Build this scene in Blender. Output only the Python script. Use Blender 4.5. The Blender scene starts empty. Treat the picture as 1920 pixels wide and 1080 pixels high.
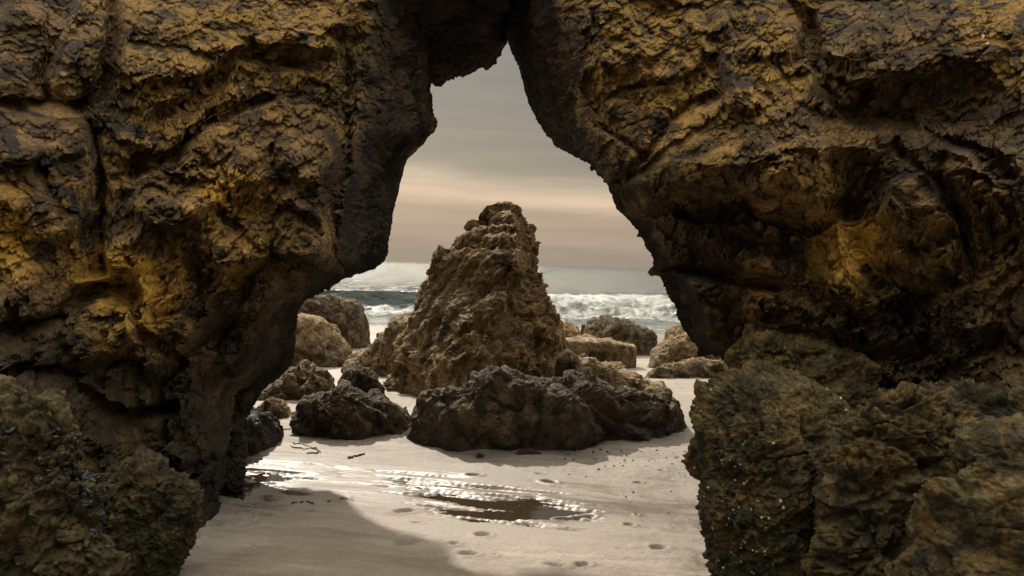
import bpy, math, random
import numpy as np
from mathutils import Matrix, Vector
random.seed(7)
R = np.random.RandomState(11)
f32 = np.float32
scene = bpy.context.scene
COL = scene.collection

# ------------------------------------------------------------------ camera
FPX, CX, CY = 1493.0, 960.0, 540.0
CAM = np.array([0, 0, 1.6])
TH, PH = math.atan(44 / FPX), math.radians(1.46)
fw = np.array([0, math.cos(TH), -math.sin(TH)])
u0 = np.array([0, math.sin(TH), math.cos(TH)])
r0 = np.array([1.0, 0, 0])
rt = r0 * math.cos(PH) + u0 * math.sin(PH)
up = -r0 * math.sin(PH) + u0 * math.cos(PH)
cd = bpy.data.cameras.new('camera')
cam = bpy.data.objects.new('camera', cd)
COL.objects.link(cam)
m = Matrix.Identity(4)
for i in range(3):
    m[i][0], m[i][1], m[i][2], m[i][3] = rt[i], up[i], -fw[i], CAM[i]
cam.matrix_world = m
cd.sensor_width = 36
cd.lens = FPX / 1920 * 36
cd.clip_start, cd.clip_end = 0.05, 20000
cd.dof.use_dof = True
cd.dof.focus_distance = 9.0
cd.dof.aperture_fstop = 9.0
scene.camera = cam

# ------------------------------------------------------------------ light
AZ, EL = math.radians(20), math.radians(40.5)       # sun ahead, to the left
SUN = Vector((-math.sin(AZ) * math.cos(EL), math.cos(AZ) * math.cos(EL), math.sin(EL)))
sd = bpy.data.lights.new('sun', 'SUN')
sd.energy = 3.2
sd.angle = math.radians(1.2)
sd.color = (1.0, 0.89, 0.75)
so = bpy.data.objects.new('sun', sd)
so.rotation_euler = SUN.to_track_quat('Z', 'Y').to_euler()
COL.objects.link(so)

scene.view_settings.view_transform = 'Standard'
scene.view_settings.look = 'None'
scene.view_settings.gamma = 1
scene.view_settings.use_curve_mapping = False
scene.view_settings.exposure = 0.75


class NT:
    """small helper for node trees"""
    def __init__(s, tree):
        s.t = tree
        s.t.nodes.clear()

    def n(s, typ, ins=None, **kw):
        nd = s.t.nodes.new(typ)
        for k, v in kw.items():
            setattr(nd, k, v)
        for k, v in (ins or {}).items():
            sock = nd.inputs[k]
            if hasattr(v, 'is_output'):
                s.t.links.new(v, sock)
            else:
                sock.default_value = v
        return nd

    def math(s, op, a, b=0.0, clamp=False):
        return s.n('ShaderNodeMath', {0: a, 1: b}, operation=op, use_clamp=clamp).outputs[0]

    def noise(s, vec, scale, detail=5, rough=.55, dist=0.0, out='Fac'):
        return s.n('ShaderNodeTexNoise', {'Vector': vec, 'Scale': scale, 'Detail': detail, 'Roughness': rough, 'Distortion': dist}).outputs[out]

    def ramp(s, fac, stops, interp='LINEAR'):
        nd = s.n('ShaderNodeValToRGB', {'Fac': fac})
        cr = nd.color_ramp
        cr.interpolation = interp
        while len(cr.elements) < len(stops):
            cr.elements.new(1.0)
        for e, (p, c) in zip(cr.elements, stops):
            e.position = p
            e.color = (c, c, c, 1) if isinstance(c, (int, float)) else (*c, 1)
        return nd.outputs['Color']

    def mix(s, fac, a, b, mode='MIX'):
        nd = s.n('ShaderNodeMix', data_type='RGBA', blend_type=mode)
        for sock, v in ((nd.inputs[0], fac), (nd.inputs[6], a), (nd.inputs[7], b)):
            if hasattr(v, 'is_output'):
                s.t.links.new(v, sock)
            else:
                sock.default_value = v if isinstance(v, (int, float)) else (*v, 1) if len(v) == 3 else v
        return nd.outputs[2]

    def attr(s, name):
        return s.n('ShaderNodeAttribute', attribute_name=name).outputs['Fac']


def make_world():
    w = bpy.data.worlds.new('World')
    scene.world = w
    w.use_nodes = True
    T = NT(w.node_tree)
    sky = T.n('ShaderNodeTexSky', sky_type='NISHITA', sun_disc=False, sun_elevation=EL, sun_rotation=-AZ,
              air_density=1.5, dust_density=4.0, ozone_density=1.0)
    d = T.n('ShaderNodeTexCoord').outputs['Generated']
    sx = T.n('ShaderNodeSeparateXYZ', {0: d})
    z = T.math('MAXIMUM', sx.outputs['Z'], 0.0)
    st = T.n('ShaderNodeVectorMath', {0: d, 1: (2.6, 2.6, 11.0)}, operation='MULTIPLY').outputs[0]
    n1 = T.noise(st, 1.2, 5, .55, .5)
    st2 = T.n('ShaderNodeVectorMath', {0: d, 1: (2.6, 2.6, 40.0)}, operation='MULTIPLY').outputs[0]
    n2 = T.noise(st2, 1.3, 5, .55, .5)
    # banks of cloud in layers over the horizon, overcast brightened overhead to light walls
    zz = T.math('ADD', T.math('ADD', z, T.math('MULTIPLY', sx.outputs['X'], .03)), T.math('MULTIPLY', T.math('SUBTRACT', n1, .5), .105))
    e = T.math('SQRT', T.math('MAXIMUM', zz, 0.0))
    s = lambda deg: math.sqrt(math.sin(math.radians(deg)))
    k = lambda *c: tuple(v * 1.0 for v in c)
    col = T.ramp(e, [(0.0, k(1.42, 1.17, .94)), (s(1.6), k(1.36, 1.11, .89)), (s(3.4), k(1.5, 1.18, .92)), (s(5.0), k(2.6, 1.90, 1.42)),
                     (s(6.4), k(1.75, 1.38, 1.07)), (s(7.8), k(.76, .66, .54)), (s(10.), k(.54, .485, .40)), (s(13.), k(.37, .355, .305)), (s(17.), k(.38, .37, .325)),
                     (s(30.), k(2.8, 2.6, 2.2)), (s(52.), k(9.4, 8.7, 7.4)), (1.0, k(14.5, 13.5, 11.5))])
    band = T.math('MULTIPLY', T.math('SUBTRACT', n2, .5), .75)
    col = T.mix(1.0, col, T.n('ShaderNodeCombineColor', {0: T.math('ADD', band, 1.0), 1: T.math('ADD', band, 1.0), 2: T.math('ADD', band, 1.0)}).outputs[0], 'MULTIPLY')
    col = T.mix(0.93, sky.outputs[0], col)
    bg = T.n('ShaderNodeBackground', {'Color': col, 'Strength': 0.15})
    T.n('ShaderNodeOutputWorld', {'Surface': bg.outputs[0]})


make_world()


# ------------------------------------------------------------------ noise
def h3(ix, iy, iz, seed):
    h = (ix.astype(np.uint32) * np.uint32(0x8da6b343)) ^ (iy.astype(np.uint32) * np.uint32(0xd8163841)) ^ (iz.astype(np.uint32) * np.uint32(0xcb1ab31f))
    h = h + np.uint32((seed * 0x9E3779B1) & 0xffffffff)
    h ^= h >> np.uint32(15); h *= np.uint32(0x2c1b3c6d); h ^= h >> np.uint32(12); h *= np.uint32(0x297a2d39); h ^= h >> np.uint32(15)
    return h


def noise3(p, seed=0):
    i = np.floor(p).astype(np.int32)
    fr = (p - i).astype(f32)
    w = fr * fr * fr * (fr * (fr * 6 - 15) + 10)
    out = np.zeros(len(p), f32)
    for dx in (0, 1):
        for dy in (0, 1):
            for dz in (0, 1):
                h = h3(i[:, 0] + dx, i[:, 1] + dy, i[:, 2] + dz, seed)
                g = ((h & 1023).astype(f32) / 511.5 - 1) * (fr[:, 0] - dx) + (((h >> 10) & 1023).astype(f32) / 511.5 - 1) * (fr[:, 1] - dy) \
                    + (((h >> 20) & 1023).astype(f32) / 511.5 - 1) * (fr[:, 2] - dz)
                out += g * (w[:, 0] if dx else 1 - w[:, 0]) * (w[:, 1] if dy else 1 - w[:, 1]) * (w[:, 2] if dz else 1 - w[:, 2])
    return out * 1.3


def fbm(p, oct=4, seed=0, gain=.5, ridged=False):
    a, s, o = 1.0, 1.0, 0
    for k in range(oct):
        n = noise3(p * s, seed + k * 17)
        if ridged:
            n = .45 - np.abs(n) * 1.5
        o = o + n * a
        a *= gain
        s *= 2.03
    return o


def voro(p, seed=0):
    """F1, F2, three random numbers of the nearest cell, offset from its centre"""
    i = np.floor(p).astype(np.int32)
    fr = (p - i).astype(f32)
    N = len(p)
    F1 = np.full(N, 9, f32); F2 = np.full(N, 9, f32)
    ID = np.zeros(N, np.uint32); O = np.zeros((N, 3), f32)
    for dx in (-1, 0, 1):
        for dy in (-1, 0, 1):
            for dz in (-1, 0, 1):
                h = h3(i[:, 0] + dx, i[:, 1] + dy, i[:, 2] + dz, seed)
                ox = fr[:, 0] - dx - (h & 1023).astype(f32) / 1023
                oy = fr[:, 1] - dy - ((h >> 10) & 1023).astype(f32) / 1023
                oz = fr[:, 2] - dz - ((h >> 20) & 1023).astype(f32) / 1023
                d = np.sqrt(ox * ox + oy * oy + oz * oz)
                F2 = np.minimum(F2, np.maximum(F1, d))
                b = d < F1
                F1 = np.where(b, d, F1)
                ID = np.where(b, h, ID)
                O[b, 0] = ox[b]; O[b, 1] = oy[b]; O[b, 2] = oz[b]
    h = h3(ID, ID >> np.uint32(7), ID >> np.uint32(13), seed + 5)
    rnd = np.stack([(h & 1023).astype(f32) / 511.5 - 1, ((h >> 10) & 1023).astype(f32) / 511.5 - 1, ((h >> 20) & 1023).astype(f32) / 511.5 - 1], 1)
    return F1, F2, rnd, O


def chips(p, scale, seed, tilt=.8, crack=.25, cw=.12):
    """fractured blocks: every cell gets its own height and tilt, with open joints between"""
    q = p * scale
    F1, F2, r, O = voro(q, seed)
    h = r[:, 0] * .35 + tilt * (O * r[:, [1, 2, 0]]).sum(1)
    e = np.clip((F2 - F1) / cw, 0, 1)
    e = e * e * (3 - 2 * e)
    return (h * e - crack * (1 - e)) / scale


def warp(p, scale, amp, seed):
    q = p * scale
    return p + amp * np.stack([noise3(q, seed), noise3(q + 31.7, seed + 1), noise3(q + 71.3, seed + 2)], 1)


def fissures(p, scale, seed, w=.05):
    """curving open cracks along the zero lines of a noise field"""
    n = noise3(p * scale, seed)
    return np.exp(-(n / w)**2)


def folds(p, seed, n=5):
    """planar facets: folded planes in several directions, so ridges run straight"""
    rs = np.random.RandomState(seed)
    o = np.full(len(p), 9.0, f32)
    j = noise3(p * 1.7, seed + 2) * .5
    for k in range(n):
        v = rs.randn(3); v /= np.linalg.norm(v)
        t = (p @ v.astype(f32)) * rs.uniform(1.0, 1.9) + rs.rand() + j * rs.uniform(.4, 1)
        t = np.abs(t - np.floor(t) - .5) * 4
        o = np.minimum(o, t)
    return o - .45


def rock_disp(p, seed, big=.12, mid=1.0, fine=1.0, s0=1.3, s1=3.2, stretch=None, smooth=0.0):
    p = p.astype(f32)
    if stretch is not None:
        p = p @ np.asarray(stretch, f32)
    k = 3.3 / s1
    w = warp(p, 1.8 / k, .08 * k, seed + 3)
    w = warp(w, 7.0 / k, .018 * k, seed + 6)
    d = big * fbm(p * s0, 3, seed, .5) + big * .5 * fbm(w * s0 * 1.7, 3, seed + 50, .5, True)
    q = 1 - smooth
    m = np.clip(.5 + 1.4 * noise3(p * .9 / k, seed + 61), .12, 1)      # rubbly here, massive there
    d += mid * q * (.62 * chips(w, s1, seed + 9, .62, .12, .05) + .95 * m * chips(w, s1 * 2.3, seed + 19, .85, .16, .07))
    d += mid * k * q * .055 * fbm(w * 3.4 / k, 5, seed + 71, .58, True)
    d -= mid * k * q * (.055 * fissures(w, 1.5 / k, seed + 81) + .030 * fissures(w, 3.7 / k, seed + 83, .06))
    d += fine * (1 - smooth) * (.35 + .65 * m) * .75 * chips(warp(w, 11.0 / k, .012 * k, seed + 12), s1 * 3.7, seed + 24, .95, .25, .09)
    w2 = warp(w, 16.0 / k, .012 * k, seed + 8)
    d += fine * (1 - .75 * smooth) * (.4 + .6 * m) * (.8 * chips(w2, s1 * 6, seed + 29, .9, .3, .12))
    d += fine * k * (1 - .5 * smooth) * (.016 * fbm(w * 9 / k, 5, seed + 33, .62, True) + .006 * fbm(p * 30 / k, 3, seed + 40, .6))
    return d


# ------------------------------------------------------------------ helpers
def P(px, py, d):
    px, py, d = np.broadcast_arrays(np.asarray(px, float), np.asarray(py, float), np.asarray(d, float))
    return CAM + d[..., None] * (fw + ((px - CX) / FPX)[..., None] * rt + ((CY - py) / FPX)[..., None] * up)


def ground(y):
    """height of the beach: level under the arch, then falling to the sea"""
    y = np.asarray(y, float)
    return -0.045 * np.maximum(y - 9.5, 0) ** 1.0


def hit(px, py):
    """where the sight line through a pixel meets the beach"""
    d = 5.0
    for _ in range(60):
        q = P(px, py, 1.0) - CAM
        z = float(ground(CAM[1] + q[1] * d))
        d = .5 * d + .5 * (z - CAM[2]) / q[2]
    return float(d)


def to_px(V):
    q = V - CAM
    d = q @ fw
    return CX + FPX * (q @ rt) / d, CY - FPX * (q @ up) / d


def pchip(x, y, xi):
    """monotone cubic along axis 0"""
    x = np.asarray(x, float); y = np.asarray(y, float)
    h = np.diff(x)
    sh = (-1,) + (1,) * (y.ndim - 1)
    dl = np.diff(y, axis=0) / h.reshape(sh)
    mm = np.zeros_like(y)
    a, b = dl[:-1], dl[1:]
    w1 = (2 * h[1:] + h[:-1]).reshape(sh); w2 = (h[1:] + 2 * h[:-1]).reshape(sh)
    ok = (a * b) > 0
    with np.errstate(all='ignore'):
        hm = (w1 + w2) / (w1 / a + w2 / b)
    mm[1:-1] = np.where(ok, hm, 0)
    mm[0], mm[-1] = dl[0], dl[-1]
    k = np.clip(np.searchsorted(x, xi, 'right') - 1, 0, len(x) - 2)
    t = ((xi - x[k]) / h[k]).reshape(sh); hk = h[k].reshape(sh)
    return (2 * t**3 - 3 * t**2 + 1) * y[k] + (t**3 - 2 * t**2 + t) * hk * mm[k] + (-2 * t**3 + 3 * t**2) * y[k + 1] + (t**3 - t**2) * hk * mm[k + 1]


def sm(a, b, x):
    t = np.clip((x - a) / (b - a), 0, 1)
    return t * t * (3 - 2 * t)


def grid_normals(V, wrap=False):
    du = (np.roll(V, -1, 1) - np.roll(V, 1, 1)) if wrap else np.gradient(V, axis=1)
    dv = np.gradient(V, axis=0)
    n = np.cross(du, dv)
    return n / (np.linalg.norm(n, axis=-1, keepdims=True) + 1e-9)


def mesh_obj(name, V, F, mat, parent=None, smooth=True, attrs=None, origin=None):
    me = bpy.data.meshes.new(name)
    V = np.asarray(V, f32).reshape(-1, 3)
    if origin is not None:
        V = V - np.asarray(origin, f32)
    F = np.asarray(F, np.int32)
    me.vertices.add(len(V)); me.vertices.foreach_set('co', V.ravel())
    k = F.shape[1]
    me.loops.add(F.size); me.loops.foreach_set('vertex_index', F.ravel())
    me.polygons.add(len(F)); me.polygons.foreach_set('loop_start', np.arange(0, F.size, k, dtype=np.int32))
    me.update(calc_edges=True)
    me.polygons.foreach_set('use_smooth', np.full(len(F), smooth))
    for an, av in (attrs or {}).items():
        at = me.attributes.new(an, 'FLOAT', 'POINT')
        at.data.foreach_set('value', np.asarray(av, f32).ravel())
    if mat:
        me.materials.append(mat)
    o = bpy.data.objects.new(name, me)
    COL.objects.link(o)
    if parent is not None:
        o.parent = parent
        if origin is not None:
            o.location = Vector(origin) - parent.location
        else:
            o.location = -parent.location
    elif origin is not None:
        o.location = origin
    return o


def grid_faces(nv, nu, wrap=False, flip=False):
    a = np.arange(nv * nu, dtype=np.int32).reshape(nv, nu)
    if wrap:
        a = np.concatenate([a, a[:, :1]], 1)
    q = np.stack([a[:-1, :-1], a[:-1, 1:], a[1:, 1:], a[1:, :-1]], -1).reshape(-1, 4)
    return q[:, ::-1] if flip else q


def tag(o, label=None, cat=None, group=None, kind=None):
    if label: o['label'] = label
    if cat: o['category'] = cat
    if group: o['group'] = group
    if kind: o['kind'] = kind
    return o


def empty(name, loc):
    o = bpy.data.objects.new(name, None)
    o.location = Vector([float(c) for c in loc])
    o.empty_display_size = .3
    COL.objects.link(o)
    return o


# ------------------------------------------------------------------ materials
def rock_mat(name, dark, mid, light, ochre=(.44, .24, .045), scale=1.0, rough=.85, spec=.3, bump=.8):
    mt = bpy.data.materials.new(name)
    mt.use_nodes = True
    T = NT(mt.node_tree)
    g = T.n('ShaderNodeNewGeometry').outputs['Position']
    n1 = T.noise(g, 1.1 * scale, 6, .6, .6)
    n2 = T.noise(g, 5.0 * scale, 8, .65, .8)
    n3 = T.noise(g, 34 * scale, 6, .7)
    v = T.n('ShaderNodeTexVoronoi', {'Vector': T.n('ShaderNodeVectorMath', {0: g, 1: T.n('ShaderNodeVectorMath', {0: T.noise(g, 4, 3, out='Color'), 1: (.25, .25, .25)}, operation='MULTIPLY').outputs[0]}, operation='ADD').outputs[0], 'Scale': 6.5 * scale})
    cell = T.n('ShaderNodeSeparateColor', {0: v.outputs['Color']}).outputs[0]
    f = T.math('ADD', T.math('MULTIPLY', n1, .34), T.math('ADD', T.math('MULTIPLY', n2, .52), T.math('MULTIPLY', cell, .16)))
    base = T.ramp(f, [(.39, dark), (.50, mid), (.62, light)])
    # brown-grey shift between beds
    base = T.mix(T.ramp(T.noise(g, .7 * scale, 4, .6), [(.42, 0.0), (.62, .55)]), base, tuple(c * k for c, k in zip(mid, (1.05, 1.0, .92))))
    oc = T.attr('ochre')
    om = T.math('MULTIPLY', oc, T.ramp(T.math('ADD', T.noise(g, 4.6 * scale, 8, .68, 1.2), T.math('MULTIPLY', oc, .12)), [(.50, 0.0), (.57, .95)]))
    base = T.mix(om, base, T.mix(n2, ochre, tuple(c * 1.35 for c in ochre)))
    al = T.math('MULTIPLY', T.attr('algae'), T.ramp(T.noise(g, 4.2 * scale, 6, .6, .6), [(.38, 0.0), (.6, .85)]))
    base = T.mix(al, base, T.ramp(T.noise(g, 12 * scale, 7, .7, .8), [(.36, (.012, .013, .006)), (.52, (.042, .042, .015)), (.68, (.12, .105, .04))]))
    base = T.mix(T.attr('painted_shade'), base, T.mix(1.0, base, (.26, .27, .29), 'MULTIPLY'))  # shade of the tunnel faces, painted into the rock colour
    wet = T.attr('wet')
    base = T.mix(wet, base, T.mix(1.0, base, (.36, .36, .36), 'MULTIPLY'))
    base = T.mix(T.ramp(n3, [(.38, .8), (.58, 0.0)]), base, T.mix(1.0, base, (.45, .42, .40), 'MULTIPLY'))
    base = T.mix(T.ramp(T.noise(g, 61 * scale, 5, .75, .5), [(.56, 0.0), (.70, .6)]), base, T.mix(1.0, base, (1.7, 1.65, 1.55), 'MULTIPLY'))
    ro = T.math('SUBTRACT', rough, T.math('MULTIPLY', wet, T.ramp(T.noise(g, 9, 4), [(.4, .1), (.65, .55)])), True)
    hgt = T.math('ADD', T.math('MULTIPLY', T.noise(g, 26, 8, .68), .7), T.math('MULTIPLY', T.noise(g, 110, 4, .6), .22))
    vb = T.n('ShaderNodeTexVoronoi', {'Vector': T.n('ShaderNodeVectorMath', {0: g, 1: T.n('ShaderNodeVectorMath', {0: T.noise(g, 18, 3, out='Color'), 1: (.06, .06, .06)}, operation='MULTIPLY').outputs[0]}, operation='ADD').outputs[0], 'Scale': 30.0}).outputs['Distance']
    hgt = T.math('SUBTRACT', hgt, T.math('MULTIPLY', vb, .45))
    bp = T.n('ShaderNodeBump', {'Height': hgt, 'Strength': bump, 'Distance': .045})
    b = T.n('ShaderNodeBsdfPrincipled', {'Base Color': base, 'Roughness': ro, 'Specular IOR Level': spec, 'Normal': bp.outputs[0]})
    T.n('ShaderNodeOutputMaterial', {'Surface': b.outputs[0]})
    return mt


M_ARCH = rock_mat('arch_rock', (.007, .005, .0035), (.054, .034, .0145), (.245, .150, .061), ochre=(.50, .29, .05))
M_OLIVE = rock_mat('olive_rock', (.008, .0075, .004), (.040, .033, .014), (.14, .112, .050), scale=1.5)
M_STACK = rock_mat('stack_rock', (.017, .012, .006), (.155, .100, .046), (.42, .29, .14), scale=1.3)
M_PALE = rock_mat('pale_rock', (.030, .021, .011), (.185, .127, .065), (.41, .30, .17), scale=1.4)
M_DARK = rock_mat('dark_rock', (.013, .009, .006), (.062, .042, .021), (.19, .135, .072), scale=1.4)


def simple_mat(name, col, rough=.6, spec=.5, var=.35, scale=20):
    mt = bpy.data.materials.new(name)
    mt.use_nodes = True
    T = NT(mt.node_tree)
    g = T.n('ShaderNodeNewGeometry').outputs['Position']
    c = T.ramp(T.noise(g, scale, 4), [(.3, tuple(k * (1 - var) for k in col)), (.7, tuple(min(1, k * (1 + var)) for k in col))])
    b = T.n('ShaderNodeBsdfPrincipled', {'Base Color': c, 'Roughness': rough, 'Specular IOR Level': spec})
    T.n('ShaderNodeOutputMaterial', {'Surface': b.outputs[0]})
    return mt


M_KELP = simple_mat('kelp', (.03, .024, .014), .75, .15)
M_MUSSEL = simple_mat('mussel_shell', (.006, .006, .007), .38, .4)
M_BARN = simple_mat('barnacle_shell', (.30, .27, .21), .6, .3)


def sand_mat():
    mt = bpy.data.materials.new('beach_sand')
    mt.use_nodes = True
    T = NT(mt.node_tree)
    g = T.n('ShaderNodeNewGeometry').outputs['Position']
    st = T.n('ShaderNodeMapping', {'Vector': g, 'Rotation': (0, 0, math.radians(14)), 'Scale': (.55, 2.6, 1)}).outputs[0]
    n1 = T.noise(st, 1.3, 6, .6, .5)
    n2 = T.noise(g, 2.2, 6, .6, .3)
    wet = T.math('ADD', T.attr('wet'), T.math('MULTIPLY', T.math('SUBTRACT', n1, .5), 1.5), True)
    gr = T.noise(g, 260, 3, .7)
    dry = T.mix(n2, (.28, .248, .208), (.375, .335, .285))
    col = T.mix(wet, dry, (.115, .088, .060))
    col = T.mix(T.ramp(gr, [(.3, .5), (.55, 0.0)]), col, T.mix(1.0, col, (.55, .52, .48), 'MULTIPLY'))
    sp = T.noise(g, 75, 4, .75)
    col = T.mix(T.ramp(sp, [(.40, .6), (.56, 0.0)]), col, T.mix(1.0, col, (.62, .60, .57), 'MULTIPLY'))
    col = T.mix(T.math('MULTIPLY', T.attr('sand_shade'), T.ramp(n2, [(.3, 1.0), (.7, .55)])), col, T.mix(1.0, col, (.64, .60, .53), 'MULTIPLY'))  # foreground shade painted into the sand colour
    ro = T.n('ShaderNodeMapRange', {0: wet, 1: .2, 2: 1.0, 3: .75, 4: .38}).outputs[0]
    hgt = T.math('ADD', T.math('MULTIPLY', gr, .15), T.math('ADD', T.math('MULTIPLY', T.noise(g, 60, 5, .7), .55), T.math('MULTIPLY', T.noise(st, 9, 5, .6), .6)))
    bp = T.n('ShaderNodeBump', {'Height': hgt, 'Strength': T.n('ShaderNodeMapRange', {0: wet, 1: .1, 2: 1, 3: .8, 4: .22}).outputs[0], 'Distance': .02})
    b = T.n('ShaderNodeBsdfPrincipled', {'Base Color': col, 'Roughness': ro, 'Specular IOR Level': .5, 'Normal': bp.outputs[0]})
    T.n('ShaderNodeOutputMaterial', {'Surface': b.outputs[0]})
    return mt


def water_mat(name, base, rough, bumpscale, bumpd, foam=True):
    mt = bpy.data.materials.new(name)
    mt.use_nodes = True
    T = NT(mt.node_tree)
    g = T.n('ShaderNodeNewGeometry').outputs['Position']
    mp = T.n('ShaderNodeMapping', {'Vector': g, 'Scale': (.45, 1.0, 1)}).outputs[0]
    h = T.math('ADD', T.noise(mp, bumpscale, 6, .62, .4), T.math('MULTIPLY', T.noise(mp, bumpscale * .12, 4, .6), 4.0))
    bp = T.n('ShaderNodeBump', {'Height': h, 'Strength': .8, 'Distance': bumpd})
    b = T.n('ShaderNodeBsdfPrincipled', {'Base Color': (*base, 1), 'Roughness': rough, 'IOR': 1.33, 'Specular IOR Level': .5, 'Normal': bp.outputs[0]})
    sh = b.outputs[0]
    if foam:
        n = T.noise(T.n('ShaderNodeMapping', {'Vector': g, 'Scale': (.6, 1.4, 1.6)}).outputs[0], 2.2, 8, .68, .7)
        fm = T.ramp(T.math('ADD', T.attr('foam'), T.math('MULTIPLY', T.math('SUBTRACT', n, .5), 1.5)), [(.36, 0.0), (.95, .95)])
        fb = T.n('ShaderNodeBump', {'Height': T.noise(g, 5, 7, .7), 'Strength': .8, 'Distance': .15})
        fo = T.n('ShaderNodeBsdfPrincipled', {'Base Color': (.50, .50, .48, 1), 'Roughness': .9, 'Specular IOR Level': .2, 'Normal': fb.outputs[0]})
        sh = T.n('ShaderNodeMixShader', {0: fm, 1: sh, 2: fo.outputs[0]}).outputs[0]
    T.n('ShaderNodeOutputMaterial', {'Surface': sh})
    return mt


M_SAND = sand_mat()
M_SEA = water_mat('sea_water', (.036, .054, .047), .2, 2.6, .45)
M_POOL = water_mat('pool_water', (.030, .022, .013), .02, 9.0, .0012, False)


# ------------------------------------------------------------------ setting: sand
def axis(dense, step, far_lo, far_hi, grow=1.16):
    lo, hi = dense
    a = list(np.arange(lo, hi + step * .5, step))
    s, x = step, lo
    left = []
    while x > far_lo:
        s *= grow; x -= s; left.append(x)
    s, x = step, a[-1]
    right = []
    while x < far_hi:
        s *= grow; x += s; right.append(x)
    return np.array(left[::-1] + a + right)


POOLS = [  # pixel outline, label
    ([(455, 885), (480, 880), (528, 886), (530, 905), (522, 925), (500, 938), (462, 947), (440, 930)],
     'small dark tide pool at the foot of the left rock wall'),
    ([(755, 901), (800, 908), (850, 916), (915, 926), (1000, 930), (1050, 950), (1092, 968), (1060, 980), (960, 975), (880, 966), (830, 950), (790, 930)],
     'long dark streaky tide pool across the middle of the sand'),
]
_r = random.Random(5)
PRINTS = [(_r.uniform(330, 1290), _r.uniform(950, 1078)) for _ in range(12)] + [(466, 973), (438, 967), (441, 958), (484, 967), (466, 984), (469, 1028), (565, 944), (640, 938), (395, 986), (565, 960), (760, 1022), (735, 1055), (830, 1050),
          (790, 915), (1030, 905), (888, 892), (1010, 890), (760, 960), (905, 1010), (1180, 985), (878, 1040), (1240, 885), (1195, 905)]


def inside(px, py, poly):
    """signed distance-like value, pixels, positive inside"""
    poly = np.array(poly, float)
    ins = np.zeros(px.shape, bool)
    dm = np.full(px.shape, 1e9)
    for (x0, y0), (x1, y1) in zip(poly, np.roll(poly, -1, 0)):
        with np.errstate(all='ignore'):
            c = ((y0 > py) != (y1 > py)) & (px < (x1 - x0) * (py - y0) / (y1 - y0 + 1e-12) + x0)
        ins ^= c
        t = np.clip(((px - x0) * (x1 - x0) + (py - y0) * (y1 - y0)) / ((x1 - x0)**2 + (y1 - y0)**2), 0, 1)
        dm = np.minimum(dm, np.hypot(px - x0 - t * (x1 - x0), (py - y0 - t * (y1 - y0)) * 2.5))
    return np.where(ins, dm, -dm)


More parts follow.
